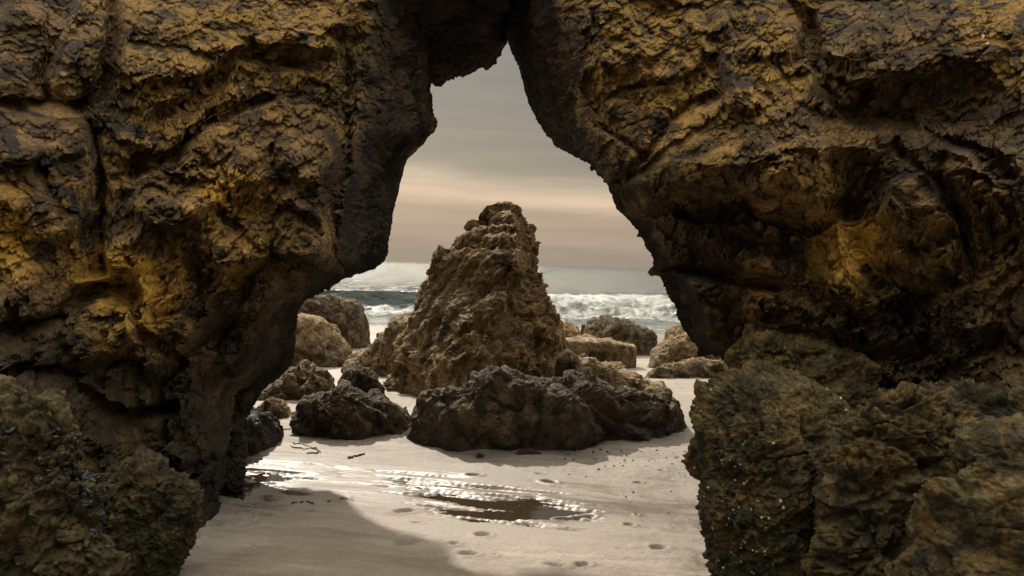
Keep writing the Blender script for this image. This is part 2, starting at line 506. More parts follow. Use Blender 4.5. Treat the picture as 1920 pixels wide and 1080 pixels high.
def build_sand():
    xs = axis((-2.6, 2.4), .0125, -4000, 4000, 1.17)
    ys = axis((3.7, 8.4), .0125, -200, 5000, 1.12)
    X, Y = np.meshgrid(xs, ys)
    Z = ground(Y) * 1.0
    Z = np.maximum(Z, -4.0)
    p = np.stack([X, Y, 0 * X], -1).reshape(-1, 3)
    near = (np.abs(X) < 14) & (Y < 45)
    fade = np.clip(1.3 - np.hypot(X, Y - 6) / 18, 0, 1)
    n = fbm(p * .55, 3, 3).reshape(X.shape) * .045 + fbm(p * np.array([1.2, 3.4, 1]), 4, 8).reshape(X.shape) * .016 + fbm(p * 6, 4, 18).reshape(X.shape) * .008 + fbm(p * 27, 3, 28).reshape(X.shape) * .0035
    ca, sa = math.cos(.22), math.sin(.22)
    q = np.stack([p[:, 0] * ca - p[:, 1] * sa, p[:, 0] * sa + p[:, 1] * ca, p[:, 2]], 1)
    streak = fbm(q * np.array([1.0, 11.0, 1]), 5, 5, .6).reshape(X.shape)
    Vt = np.stack([X, Y, Z], -1)
    with np.errstate(all='ignore'):
        px, py = to_px(Vt.reshape(-1, 3))
    px = px.reshape(X.shape); py = py.reshape(X.shape)
    ok = (Y > 3) & (Y < 12)
    wet = np.full(X.shape, .36) + .35 * streak * ok
    flow = np.exp(-((py - 930 - (px - 960) * .10) / 42)**2) * ok * (px < 1400)
    wet += .55 * flow
    n += (.5 * ok * (py > 850) + flow) * streak * .006
    wz = np.zeros(X.shape); calm = np.zeros(X.shape)
    for poly, _ in POOLS:
        s = np.where(ok, inside(px, py, poly), -999)
        mk = sm(-34, 34, s + streak * 85 + 6)
        calm = np.maximum(calm, sm(-190, -50, s))
        wz = np.maximum(wz, mk)
        wet += .5 * sm(-70, 10, s)
    n = n * (1 - .85 * np.maximum(calm, flow * .6)) + calm * .004 - wz * .026
    # sheet of water by the right boulder and arch shade painted on the lower foreground
    wet += .5 * np.exp(-((px - 1310) / 45)**2 - ((py - 1060) / 30)**2) * ok
    wet += .45 * sm(13, 24, Y)
    sand_shade = sm(-12, 40, py + 26 * streak - np.interp(px, [280, 420, 520, 620, 760, 1000, 1300], [1062, 1032, 985, 980, 1010, 1045, 1090])) * ok * (px < 1330) * (px > 250)  # painted dark area follows the edge of the arch shadow
    for (fx, fy) in PRINTS:
        hx = P(fx, fy, hit(fx, fy))
        a = R.uniform(-.5, .5)
        dx, dy = X - hx[0], Y - hx[1]
        k = R.uniform(.3, 1.0)
        el_ = R.uniform(.8, 1.6)
        u = (dx * math.cos(a) + dy * math.sin(a)) / (.052 * k * el_); v = (-dx * math.sin(a) + dy * math.cos(a)) / (.040 * k)
        r2 = u * u + v * v
        mk = r2 < 9
        n[mk] += (-.045 * k * np.exp(-r2[mk]**1.5) + .010 * np.exp(-(np.sqrt(r2[mk]) - 1.5)**2 * 4))
    # low bank lip across the foreground
    lip = py - np.interp(px, [280, 420, 520, 620, 760, 1000, 1300], [1085, 1050, 1005, 975, 985, 1000, 1030])
    n += np.where(ok, sm(-12, 14, lip) * .018, 0)
    Z = Z + n * np.where(near, fade, 0)
    o = mesh_obj('sand', np.stack([X, Y, Z], -1), grid_faces(len(ys), len(xs)), M_SAND, attrs={'wet': np.clip(wet, 0, 1), 'sand_shade': np.clip(sand_shade, 0, 1)})
    tag(o, kind='structure')
    for poly, lab in POOLS:
        pts = np.array([P(a, b, hit(a, b)) for a, b in poly])
        c = pts.mean(0)
        pts = c + (pts - c) * 1.5
        pts[:, 2] = -.013
        me = bpy.data.meshes.new('tide_pool')
        me.from_pydata([tuple(v) for v in pts], [], [list(range(len(pts)))[::1]])
        me.update()
        if me.polygons[0].normal.z < 0:
            me.flip_normals()
        me.materials.append(M_POOL)
        t = bpy.data.objects.new('tide_pool', me)
        COL.objects.link(t)
        tag(t, lab, 'tide pool', kind='structure')


build_sand()

# ------------------------------------------------------------------ setting: sea
SEA_Z = -1.0


def build_sea():
    xs = axis((-17, 15), .10, -9000, 9000, 1.2)
    ys = np.concatenate([np.arange(26, 34, .16), np.arange(34, 47, .075), np.arange(47, 70, .16), np.geomspace(70.2, 9000, 150)])
    X, Y = np.meshgrid(xs, ys)
    p = np.stack([X, Y, 0 * X], -1).reshape(-1, 3)
    sh = X.shape
    nz = lambda s, o, sd, **k: fbm(p * np.array(s), o, sd, **k).reshape(sh)
    wob = nz((.10, .02, 1), 3, 2)
    Yc = 42.5 + wob * 2.2
    side = sm(-2.0, 2.0, X + wob * 3)                   # 0 = left, clean face; 1 = right, collapsed foam
    H = 1.06 + .10 * nz((.35, .05, 1), 2, 77)
    dy = Y - Yc
    prof = np.where(dy < 0, np.exp(-(dy / (1.0 + .8 * side))**2), np.exp(-(dy / 3.6)**2))
    Z = SEA_Z + H * prof
    # curl: push the crest towards the beach
    Yd = Y - .55 * (1 - side) * np.exp(-((dy - .2) / .7)**2)
    # second swell behind on the left and a weaker third
    Y2 = 60 + 1.8 * wob - X * .10
    d2 = Y - Y2
    Z += (.95 - .45 * side) * np.where(d2 < 0, np.exp(-(d2 / 2.2)**2), np.exp(-(d2 / 5)**2))
    Y3 = 84 + 3 * wob
    Z += (.6 - .2 * side) * np.exp(-((Y - Y3) / 4.5)**2)
    Z += (.10 * nz((.35, .9, 1), 4, 12) + .25 * nz((.08, .2, 1), 3, 13)) * sm(44, 52, Y) * (1 - sm(300, 1500, Y))
    # foam
    front = sm(-6.5, -4.2, dy + wob * 1.5) * (1 - sm(-1.7, -.6, dy))
    bill = .9 * np.abs(nz((.55, .7, 1), 5, 21)) + .22 * np.abs(nz((2.6, 2.6, 1), 3, 22))
    lump = nz((.55, .5, 1), 3, 25)
    fa = front * (.62 + .3 * lump) * .95
    Z += front * (.06 + .62 * bill * (.6 + .9 * lump)) * 1.0 * sm(-.6, .3, lump + .2)
    cr = side * np.exp(-((dy + .6) / 1.6)**2)
    fa = np.maximum(fa, cr * (.92 + .35 * lump))
    Z += cr * (bill * .42 - .08)
    lip = (1 - side) * np.exp(-((dy - .1) / .35)**2)
    fa = np.maximum(fa, lip * .5 + 0 * X)
    back = np.exp(-((dy - 5.5) / 3.2)**2) * (.56 + .25 * lump)
    fa = np.maximum(fa, back * (1 - .5 * side))
    wash = (1 - sm(34.5, 38.0, Y + wob)) * (.50 + .28 * nz((.25, 1.3, 1), 4, 31))
    fa = np.maximum(fa, wash)
    Z += (1 - sm(34, 38, Y)) * .03 * nz((.4, 2.0, 1), 3, 32)
    o = mesh_obj('sea', np.stack([X, Yd, Z], -1), grid_faces(len(ys), len(xs)), M_SEA, attrs={'foam': np.clip(fa, 0, 1)})
    tag(o, kind='structure')


build_sea()


# ------------------------------------------------------------------ the arch
def feat_disp(px, py, feats, seed):
    pp = np.stack([px / 90, py / 90, 0 * px], 1)
    wx = px + 16 * fbm(pp, 3, seed); wy = py + 16 * fbm(pp + 40, 3, seed + 4)
    d = np.zeros(len(px))
    for f in feats:
        if f[0] == 'b':
            _, x, y, rx, ry, ang, amp = f
            a = math.radians(ang)
            u = ((wx - x) * math.cos(a) + (wy - y) * math.sin(a)) / rx
            v = (-(wx - x) * math.sin(a) + (wy - y) * math.cos(a)) / ry
            r = (np.abs(u)**2.6 + np.abs(v)**2.6)**(1 / 2.6)
            d += 1.1 * amp * sm(1.12, .58, r) * (.62 + .38 * np.clip(v, -1, 1))
        else:
            _, pts, w, amp = f
            dm = np.full(len(px), 1e9)
            for (x0, y0), (x1, y1) in zip(pts[:-1], pts[1:]):
                t = np.clip(((wx - x0) * (x1 - x0) + (wy - y0) * (y1 - y0)) / ((x1 - x0)**2 + (y1 - y0)**2), 0, 1)
                dm = np.minimum(dm, np.hypot(wx - x0 - t * (x1 - x0), wy - y0 - t * (y1 - y0)))
            d -= 1.5 * amp * np.exp(-(dm / (.8 * w))**2)
    return d


def loft(rows, ncol, vis_rows, dens=2.0, seg=None):
    """rows: (py, [(px, depth) ...]); returns positions plus the column parameter"""
    ry = np.array([r[0] for r in rows], float)
    C = np.array([r[1] for r in rows], float)          # rows, cols, 2
    yi = []
    for a, b in zip(ry[:-1], ry[1:]):
        k = dens if (b > vis_rows[0] and a < vis_rows[1]) else dens * 4
        yi += list(np.linspace(a, b, max(3, int((b - a) / k)), endpoint=False))
    yi = np.array(yi + [ry[-1]])
    A = pchip(ry, C, yi)                                # nv, cols, 2
    ci = np.concatenate([np.linspace(k, k + 1, n, endpoint=False) for k, n in enumerate(seg)] + [[len(seg)]])
    B = pchip(np.arange(C.shape[1]), A.transpose(1, 0, 2), ci).transpose(1, 0, 2)
    py = np.repeat(yi[:, None], len(ci), 1)
    return P(B[..., 0], py, B[..., 1]), B[..., 0], py, np.repeat(ci[None], len(yi), 0)


def spots(V, pts):
    """smooth mask around world points given as (px, py, depth, radius m)"""
    o = np.zeros(len(V))
    for px, py, d, r in pts:
        c = P(px, py, d)
        o = np.maximum(o, np.exp(-((V - c)**2).sum(1) / r**2))
    return o


def spots_px(px, py, pts):
    o = np.zeros(len(px))
    wx = px + 25 * noise3(np.stack([px / 40, py / 40, 0 * px], 1), 3)
    for x, y, d, r in pts:
        q = r * FPX / d
        o = np.maximum(o, np.exp(-((wx - x)**2 + (py - y)**2) / q**2) * (1.0 if r < .29 else .34))
    return o


arch = empty('rock_arch', (0, 6, 0))
tag(arch, 'huge natural arch of rough ochre brown rock framing the sea', 'rock arch')


ca_, sa_ = math.cos(.95), math.sin(.95)
BED = np.array([[ca_ * .8, 0, -sa_ * 1.2], [0, 1, 0], [sa_ * .8, 0, ca_ * 1.2]])


def build_wall(rows, seg, feats, seed, edgecol, frontcol, och, flip, dens=2.0):
    V, px, py, ci = loft(rows, None, (-60, 1100), dens, seg)
    nv, nu = px.shape
    N = grid_normals(V)
    if flip:
        N = -N
    # large shapes first, seen from the front of the wall only
    front = sm(edgecol - .15, frontcol, ci).ravel() if edgecol < frontcol else sm(edgecol + .15, frontcol, ci).ravel()
    d = feat_disp(px.ravel(), py.ravel(), feats, seed) * front
    for _ in range(12):
        N[1:-1, 1:-1] = (N[1:-1, 1:-1] + N[:-2, 1:-1] + N[2:, 1:-1] + N[1:-1, :-2] + N[1:-1, 2:]) / 5
    hz = CAM + np.array([0, .6, 0]) - V
    hz[..., 2] *= .15
    hz /= np.linalg.norm(hz, axis=-1, keepdims=True)
    fr_ = front.reshape(nv, nu)[..., None]
    N = N * (1 - .75 * fr_) + .75 * fr_ * hz
    N /= np.linalg.norm(N, axis=-1, keepdims=True)
    V = V + N * d.reshape(nv, nu)[..., None]
    M = grid_normals(V) * (-1 if flip else 1)
    Ns = N + .25 * M
    for _ in range(30):
        Ns[1:-1, 1:-1] = (Ns[1:-1, 1:-1] + Ns[:-2, 1:-1] + Ns[2:, 1:-1] + Ns[1:-1, :-2] + Ns[1:-1, 2:]) / 5
    Ns /= np.linalg.norm(Ns, axis=-1, keepdims=True)
    p = V.reshape(-1, 3)
    big = (.05 + .11 * front)
    w = rock_disp(p, seed, 0, .9, 1.9, s1=4.4, stretch=BED) + .05 * folds(p, seed)
    d = -.10 * front * fissures(warp(p.astype(f32), 2.2, .12, seed + 60), .9, seed + 61, .035) - .06 * front * fissures(warp(p.astype(f32), 3.2, .08, seed + 64), 2.2, seed + 65, .035) + big * 0.9 * fbm(p * 1.3, 3, seed + 90) + big * .6 * fbm(warp(p.astype(f32), 2., .1, seed + 70) * 2.1, 3, seed + 91, .5, True) + w * (.26 + .74 * front)
    ec = np.argmin(np.abs(ci[0] - edgecol))
    near = np.abs(px - px[:, ec:ec + 1])
    d = d.reshape(nv, nu) * (.58 + .42 * sm(0, 75, near))
    V = V + Ns * d[..., None]
    p = V.reshape(-1, 3)
    z = p[:, 2]
    at = {'ochre': np.clip(spots_px(px.ravel(), py.ravel(), och) * front + .10 * sm(1.2, 3.2, z), 0, 1),
          'algae': sm(1.5, .35, z + .3 * fbm(p * 1.5, 2, 5)) * .9,
          'wet': sm(1.0, .25, z + .35 * fbm(p * 2, 3, 9)) * .85, 'painted_shade': np.maximum((sm(3.85, 4.3, ci) if edgecol > 5 else sm(4.1, 3.7, ci)).ravel(), (sm(2.9, 3.6, ci).ravel() * sm(1.8, 1.1, z) * .8 if edgecol > 5 else 0)) * sm(-.9, -.3, fbm(p * 1.1, 3, 77))}  # last mask paints shade on inner faces and the low left pillar
    if edgecol < 4:       # bird lime below the ledge, upper right
        qx, qy = to_px(p)
        hit_ = (np.hypot((qx - 1843) / 1.0, (qy - 66) / 2.4) < 4 + 2.5 * noise3(p * 30, 4)) | (np.hypot((qx - 1852) / 2.2, (qy - 80)) < 2.5 + 2 * noise3(p * 30, 8))
        F_ = grid_faces(nv, nu, flip=flip)
        F_ = F_[hit_[F_].all(1)]
        if len(F_):
            u_, inv = np.unique(F_, return_inverse=True)
            mesh_obj('bird_lime', p[u_] + Ns.reshape(-1, 3)[u_] * .004, inv.reshape(-1, 4), simple_mat('bird_lime', (.62, .60, .54), .9, .2), arch)['kind'] = 'stuff'
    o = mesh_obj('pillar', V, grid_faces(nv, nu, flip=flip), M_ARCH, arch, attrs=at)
    return o, V, Ns


LROWS = [
    (-760, [(-1500, 8.2), (0, 8.8), (200, 9.0), (430, 9.2), (690, 8.64), (750.5, 8.0), (800, 8.2), (770, 8.55), (200, 9.2)]),
    (-300, [(-1500, 5.4), (0, 6.1), (200, 6.5), (430, 6.8), (690, 6.66), (756.0, 6.7), (810, 7.1), (780, 7.45), (200, 8.1)]),
    (0, [(-1500, 3.95), (0, 4.75), (200, 5.1), (430, 5.5), (690, 5.73), (750.5, 6.1), (800, 6.6), (770, 6.95), (200, 7.6)]),
    (160, [(-1500, 3.49), (0, 4.34), (200, 4.69), (430, 5.09), (680, 5.48), (750.4, 5.9), (808, 6.4), (778, 6.75), (200, 7.4)]),
    (235, [(-1500, 3.29), (0, 4.14), (200, 4.49), (430, 4.89), (665, 5.29), (749.1, 5.78), (818, 6.3), (788, 6.65), (200, 7.3)]),
    (300, [(-1500, 3.1), (0, 3.95), (200, 4.35), (430, 4.75), (652, 5.15), (713.6, 5.68), (764, 6.2), (734, 6.55), (200, 7.2)]),
    (400, [(-1500, 3.0), (0, 3.85), (200, 4.3), (430, 4.7), (638, 5.0), (693.0, 5.5), (738, 6.0), (708, 6.35), (200, 7.0)]),
    (485, [(-1500, 2.95), (0, 3.8), (200, 4.25), (430, 4.65), (625, 4.9), (678.9, 5.4), (721, 5.9), (693, 6.25), (200, 6.9)]),
    (528, [(-1500, 2.9), (0, 3.75), (195, 4.25), (420, 4.65), (585, 4.95), (603.1, 5.38), (618, 5.8), (588, 6.15), (180, 6.8)]),
    (575, [(-1500, 2.85), (0, 3.7), (190, 4.2), (400, 4.65), (530, 5.0), (547.6, 5.4), (562, 5.8), (532, 6.15), (160, 6.8)]),
    (680, [(-1500, 2.8), (0, 3.6), (180, 4.15), (370, 4.65), (485, 5.1), (519.1, 5.55), (547, 6.0), (517, 6.35), (150, 7.0)]),
    (740, [(-1500, 2.7), (0, 3.5), (170, 4.1), (345, 4.65), (430, 5.05), (461.9, 5.57), (488, 6.1), (458, 6.45), (140, 7.1)]),
    (850, [(-1500, 2.6), (0, 3.3), (160, 3.95), (320, 4.55), (412, 4.98), (421.9, 5.34), (430, 5.7), (400, 6.05), (130, 6.7)]),
    (950, [(-1500, 2.5), (0, 3.1), (150, 3.75), (290, 4.4), (398, 4.9), (405.7, 5.1), (412, 5.3), (382, 5.65), (120, 6.3)]),
    (1020, [(-1500, 2.4), (0, 2.95), (130, 3.55), (250, 4.15), (350, 4.5), (359.9, 4.7), (368, 4.9), (338, 5.25), (100, 5.9)]),
    (1090, [(-1500, 2.3), (0, 2.8), (110, 3.3), (210, 3.8), (295, 4.1), (307.6, 4.3), (318, 4.5), (288, 4.85), (80, 5.5)]),
    (1300, [(-1500, 2.1), (-100, 2.6), (20, 3.0), (120, 3.4), (200, 3.7), (222.0, 4.0), (240, 4.3), (210, 4.65), (50, 5.3)]),
    (1800, [(-1500, 1.7), (-300, 2.1), (-150, 2.4), (-50, 2.8), (40, 3.2), (84.0, 3.6), (120, 4.0), (90, 4.35), (0, 5.0)]),
]
LSEG = [80, 110, 140, 140, 90, 70, 60, 24, 14]
LF = [
    ('b', 155, 70, 52, 125, 14, .26), ('b', 340, 60, 215, 90, -6, .22), ('b', 600, 60, 75, 50, 10, .14), ('b', 40, 60, 60, 110, 8, .16),
    ('b', 300, 150, 70, 50, -10, .12), ('b', 330, 370, 95, 62, -8, .20), ('b', 470, 300, 38, 92, 12, .13), ('b', 575, 270, 66, 82, -20, .18),
    ('b', 40, 250, 60, 60, 0, .12), ('b', 130, 265, 40, 40, 20, .10), ('b', 100, 400, 70, 55, 0, .14), ('b', 300, 235, 60, 48, -20, .10),
    ('b', 580, 430, 70, 85, -8, .16), ('b', 440, 455, 75, 60, -14, .14), ('b', 60, 540, 75, 60, 0, .14), ('b', 240, 470, 60, 55, 0, .10),
    ('b', 190, 620, 110, 60, -24, .16), ('b', 270, 570, 34, 62, 8, .10), ('b', 60, 780, 110, 75, 10, .26), ('b', 330, 660, 75, 70, -10, .12),
    ('b', 480, 560, 60, 60, 0, .12), ('b', 360, 800, 60, 95, -6, .17), ('b', 285, 960, 80, 85, 0, .24), ('b', 225, 850, 40, 90, 0, .12),
    ('b', 20, 960, 70, 80, 0, .18), ('b', 150, 1000, 70, 60, 0, .12), ('b', 470, 660, 60, 60, -20, .12), ('b', 540, 140, 60, 60, 0, -.12),
    ('g', [(215, -20), (212, 70), (182, 180), (150, 210)], 15, .22), ('g', [(175, 260), (190, 330), (172, 420), (185, 500)], 18, .22),
    ('g', [(545, 105), (440, 100), (405, 150), (360, 205), (300, 220)], 16, .16), ('g', [(495, 190), (380, 245), (320, 290), (250, 330)], 13, .16),
    ('g', [(0, 190), (80, 205), (150, 210)], 16, .16), ('g', [(10, 620), (110, 600), (180, 540), (250, 550)], 14, .15),
    ('g', [(0, 700), (120, 720), (240, 790), (330, 770)], 17, .18), ('g', [(250, 560), (290, 640), (360, 700)], 10, .10), ('g', [(640, 60), (655, 180), (640, 300), (630, 480)], 14, .10),
    ('g', [(300, 720), (420, 620), (470, 520)], 15, .12), ('g', [(250, 860), (330, 900), (390, 860)], 14, .12),
]
LOCH = [(215, 515, 4.2, .22), (265, 510, 4.3, .18), (225, 355, 4.3, .3), (60, 450, 3.8, .3), (20, 440, 3.7, .2), (430, 365, 4.7, .2), (400, 60, 5.0, .8), (560, 60, 5.3, .5),
        (210, 900, 3.9, .35), (230, 1010, 3.8, .3), (275, 560, 4.3, .25), (20, 1000, 2.9, .3), (460, 480, 4.7, .4), (330, 190, 4.7, .4)]
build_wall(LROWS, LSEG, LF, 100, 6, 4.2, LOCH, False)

RROWS = [
    (-760, [(1000, 9.2), (960, 8.9), (955, 8.4), (1010, 8.0), (1065, 8.54), (1250, 9.1), (1500, 8.9), (1750, 8.6), (1930, 8.4), (3500, 7.6)]),
    (-300, [(1100, 8.6), (965, 8.0), (950, 7.4), (1010, 6.8), (1062, 6.56), (1250, 6.75), (1500, 6.5), (1750, 6.2), (1930, 6.0), (3500, 5.2)]),
    (0, [(1200, 8.2), (975, 7.6), (951, 7.0), (1010, 6.2), (1063, 5.68), (1250, 5.6), (1500, 5.3), (1750, 5.0), (1930, 4.75), (3500, 3.95)]),
    (75, [(1200, 8.0), (980, 7.5), (954, 6.9), (1018, 6.1), (1074, 5.56), (1250, 5.43), (1500, 5.08), (1750, 4.78), (1930, 4.53), (3500, 3.78)]),
    (140, [(1250, 7.8), (1000, 7.3), (974, 6.7), (1034, 6.0), (1085, 5.48), (1260, 5.3), (1500, 4.9), (1750, 4.65), (1930, 4.4), (3500, 3.6)]),
    (220, [(1250, 7.6), (1030, 7.1), (1000, 6.5), (1054, 5.85), (1098, 5.34), (1270, 5.1), (1500, 4.75), (1750, 4.5), (1930, 4.25), (3500, 3.5)]),
    (280, [(1300, 7.4), (1080, 6.8), (1052, 6.2), (1082, 5.7), (1110, 5.25), (1280, 4.95), (1500, 4.6), (1750, 4.35), (1930, 4.1), (3500, 3.3)]),
    (312, [(1350, 7.3), (1140, 6.5), (1115, 5.9), (1119, 5.6), (1126, 5.2), (1290, 4.9), (1500, 4.6), (1750, 4.35), (1930, 4.1), (3500, 3.3)]),
    (385, [(1400, 7.2), (1185, 6.4), (1157, 5.75), (1163, 5.45), (1175, 5.15), (1310, 4.9), (1510, 4.6), (1750, 4.35), (1930, 4.1), (3500, 3.3)]),
    (460, [(1400, 7.1), (1245, 6.3), (1216, 5.65), (1224, 5.35), (1240, 5.1), (1340, 4.95), (1520, 4.7), (1750, 4.4), (1930, 4.1), (3500, 3.3)]),
    (540, [(1450, 7.0), (1285, 6.2), (1257, 5.55), (1266, 5.3), (1282, 5.05), (1370, 4.95), (1530, 4.75), (1750, 4.45), (1930, 4.1), (3500, 3.3)]),
    (630, [(1500, 6.8), (1335, 6.1), (1302, 5.5), (1314, 5.25), (1332, 5.05), (1410, 4.98), (1540, 4.75), (1750, 4.4), (1930, 4.15), (3500, 3.3)]),
    (665, [(1550, 6.7), (1390, 6.1), (1362, 5.5), (1374, 5.25), (1392, 5.1), (1450, 5.0), (1560, 4.8), (1760, 4.4), (1930, 4.1), (3500, 3.3)]),
    (760, [(1600, 6.6), (1440, 6.1), (1402, 5.6), (1414, 5.4), (1432, 5.3), (1490, 5.15), (1580, 4.8), (1770, 4.4), (1930, 3.95), (3500, 3.3)]),
    (900, [(1600, 6.6), (1460, 6.1), (1422, 5.6), (1434, 5.4), (1452, 5.3), (1500, 5.1), (1600, 4.7), (1780, 4.15), (1930, 3.8), (3500, 3.1)]),
    (1090, [(1600, 6.6), (1460, 6.1), (1422, 5.6), (1434, 5.4), (1452, 5.3), (1520, 5.0), (1620, 4.5), (1790, 3.85), (1950, 3.5), (3500, 2.8)]),
    (1700, [(1650, 6.4), (1500, 5.9), (1462, 5.4), (1474, 5.2), (1502, 5.0), (1580, 4.8), (1680, 4.4), (1830, 3.8), (2050, 3.2), (3500, 2.2)]),
]
RSEG = [12, 20, 60, 80, 110, 130, 130, 110, 90]
RF = [
    ('b', 1592, 55, 68, 58, 8, .24), ('b', 1565, 150, 62, 75, -14, .16), ('b', 1390, 130, 78, 72, -14, .20), ('b', 1255, 95, 80, 62, -24, .14), ('b', 1150, 70, 60, 85, -12, .16),
    ('b', 1400, 270, 175, 130, 6, .26), ('b', 1480, 330, 90, 75, 20, .14), ('b', 1315, 430, 62, 40, 12, .10), ('b', 1760, 60, 210, 80, -12, .30), ('b', 1720, 420, 78, 130, -8, .22),
    ('b', 1870, 330, 110, 80, 14, .16), ('b', 1470, 590, 95, 50, 10, .16), ('b', 1200, 230, 70, 80, -30, .12), ('b', 1240, 330, 90, 60, 24, .14), ('b', 1410, 490, 90, 42, 8, .12), ('b', 1310, 560, 55, 70, 0, .12),
    ('b', 1585, 520, 60, 60, 10, .10), ('b', 1850, 560, 90, 90, 0, .14), ('b', 1450, 60, 60, 50, 0, .12), ('b', 1330, 30, 60, 40, 0, .10), ('b', 1420, 215, 45, 45, 0, .09), ('b', 1530, 255, 55, 38, 20, .10),
    ('b', 1750, 190, 130, 60, -10, -.18), ('b', 1640, 340, 40, 100, 24, -.07), ('b', 1330, 395, 90, 22, 10, -.10),
    ('g', [(1515, 30), (1530, 120), (1570, 205), (1600, 225), (1620, 180)], 12, .14), ('g', [(1620, 230), (1700, 240), (1800, 270), (1900, 330)], 14, .09),
    ('g', [(1340, 110), (1345, 170), (1290, 200), (1180, 330)], 13, .12), ('g', [(1270, 400), (1400, 380), (1510, 425), (1590, 380)], 16, .18), ('g', [(1600, 300), (1590, 420), (1640, 540)], 18, .11),
    ('g', [(1480, 10), (1510, 60), (1500, 110)], 11, .12), ('g', [(1230, 490), (1350, 520), (1460, 540)], 12, .12), ('g', [(1760, 330), (1800, 420), (1830, 500)], 12, .14), ('g', [(1100, 140), (1130, 230), (1210, 300)], 12, .10),
]
ROCH = [(1200, 40, 5.3, .6), (1420, 110, 4.9, .5), (1280, 200, 5.0, .5), (1500, 330, 4.6, .35), (1890, 30, 4.3, .4), (1600, 470, 4.5, .25), (1450, 560, 4.9, .3), (1820, 480, 4.2, .3), (1120, 120, 5.4, .5)]
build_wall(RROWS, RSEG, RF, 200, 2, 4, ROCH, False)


def build_vault():
    # back lip of the ceiling, traced left to right, then the ring round the slab
    lip = [(600, 190, 7.0), (700, 180, 7.2), (775, 168, 7.4), (806, 160, 7.4), (822, 163, 7.4), (845, 150, 7.4), (870, 135, 7.4), (898, 126, 7.4), (914, 131, 7.4), (934, 118, 7.4), (944, 98, 7.4), (952, 76, 7.4),
           (962, 60, 7.4), (1000, 20, 7.4), (1080, 0, 7.3), (1200, 0, 7.1)]
    lip = np.array(lip, float)
    xi = np.linspace(600, 1200, 260)
    by = np.interp(xi, lip[:, 0], lip[:, 1]); bd = np.interp(xi, lip[:, 0], lip[:, 2])
    ring = []
    L = P(xi, by, bd)
    front = P(xi, -40 - 0 * xi, 5.9 + 0 * xi)
    top = np.full(len(xi), 7.4)
    def up_to(a, z): b = a.copy(); b[:, 2] = z; return b
    ft = up_to(front, top); ft[:, 1] += 1.4
    bt = up_to(L, top); bt[:, 1] += .9
    mid = .5 * (L + front); mid[:, 2] += .10
    lb = L.copy(); lb[:, 2] += .25; lb[:, 1] += .22
    C = np.stack([ft, .5 * (ft + front) + np.array([0, -.1, 0]), front, mid, L, lb, bt], 0)
    seg = [10, 40, 90, 90, 40, 20]
    ci = np.concatenate([np.linspace(k, k + 1, n, endpoint=False) for k, n in enumerate(seg)] + [[6]])
    V = pchip(np.arange(7), C, ci)
    N = grid_normals(V)
    p = V.reshape(-1, 3)
    lipm = np.exp(-((ci - 4) / .5)**2)
    d = rock_disp(p, 300, .10, .55, .8) * (1 - .45 * np.repeat(lipm[:, None], len(xi), 1).ravel())
    s = -1 if N[ci.searchsorted(3), 130, 2] > 0 else 1
    V = V + s * N * d.reshape(V.shape[:2])[..., None]
    z0 = np.zeros(len(p))
    o = mesh_obj('vault', V, grid_faces(*V.shape[:2], flip=(s < 0)), M_ARCH, arch, attrs={'ochre': z0, 'algae': z0, 'wet': z0, 'painted_shade': z0 + 1})  # whole ceiling darkened in its colour as painted shade


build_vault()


# ------------------------------------------------------------------ boulders
def attrs_for(p, zb, ochre=0.0, algae=0.0, wet=.25, wh=.25):
    z = p[:, 2] - zb
    return {'ochre': np.full(len(p), ochre), 'algae': algae * sm(1.0, .1, z / max(z.max(), .1)), 'wet': sm(wh, wh * .3, z + .12 * fbm(p * 3, 2, 4)) * wet}


def put(name, V, nu, nv, mat, lab, cat, at, wrap, flip, group=None):
    zb = V.reshape(-1, 3)
    c = zb.mean(0)
    org = (float(c[0]), float(c[1]), float(ground(c[1])))
    o = mesh_obj(name, V, grid_faces(nv, nu, wrap, flip), mat, attrs=at, origin=org)
    tag(o, lab, cat, group)
    return o


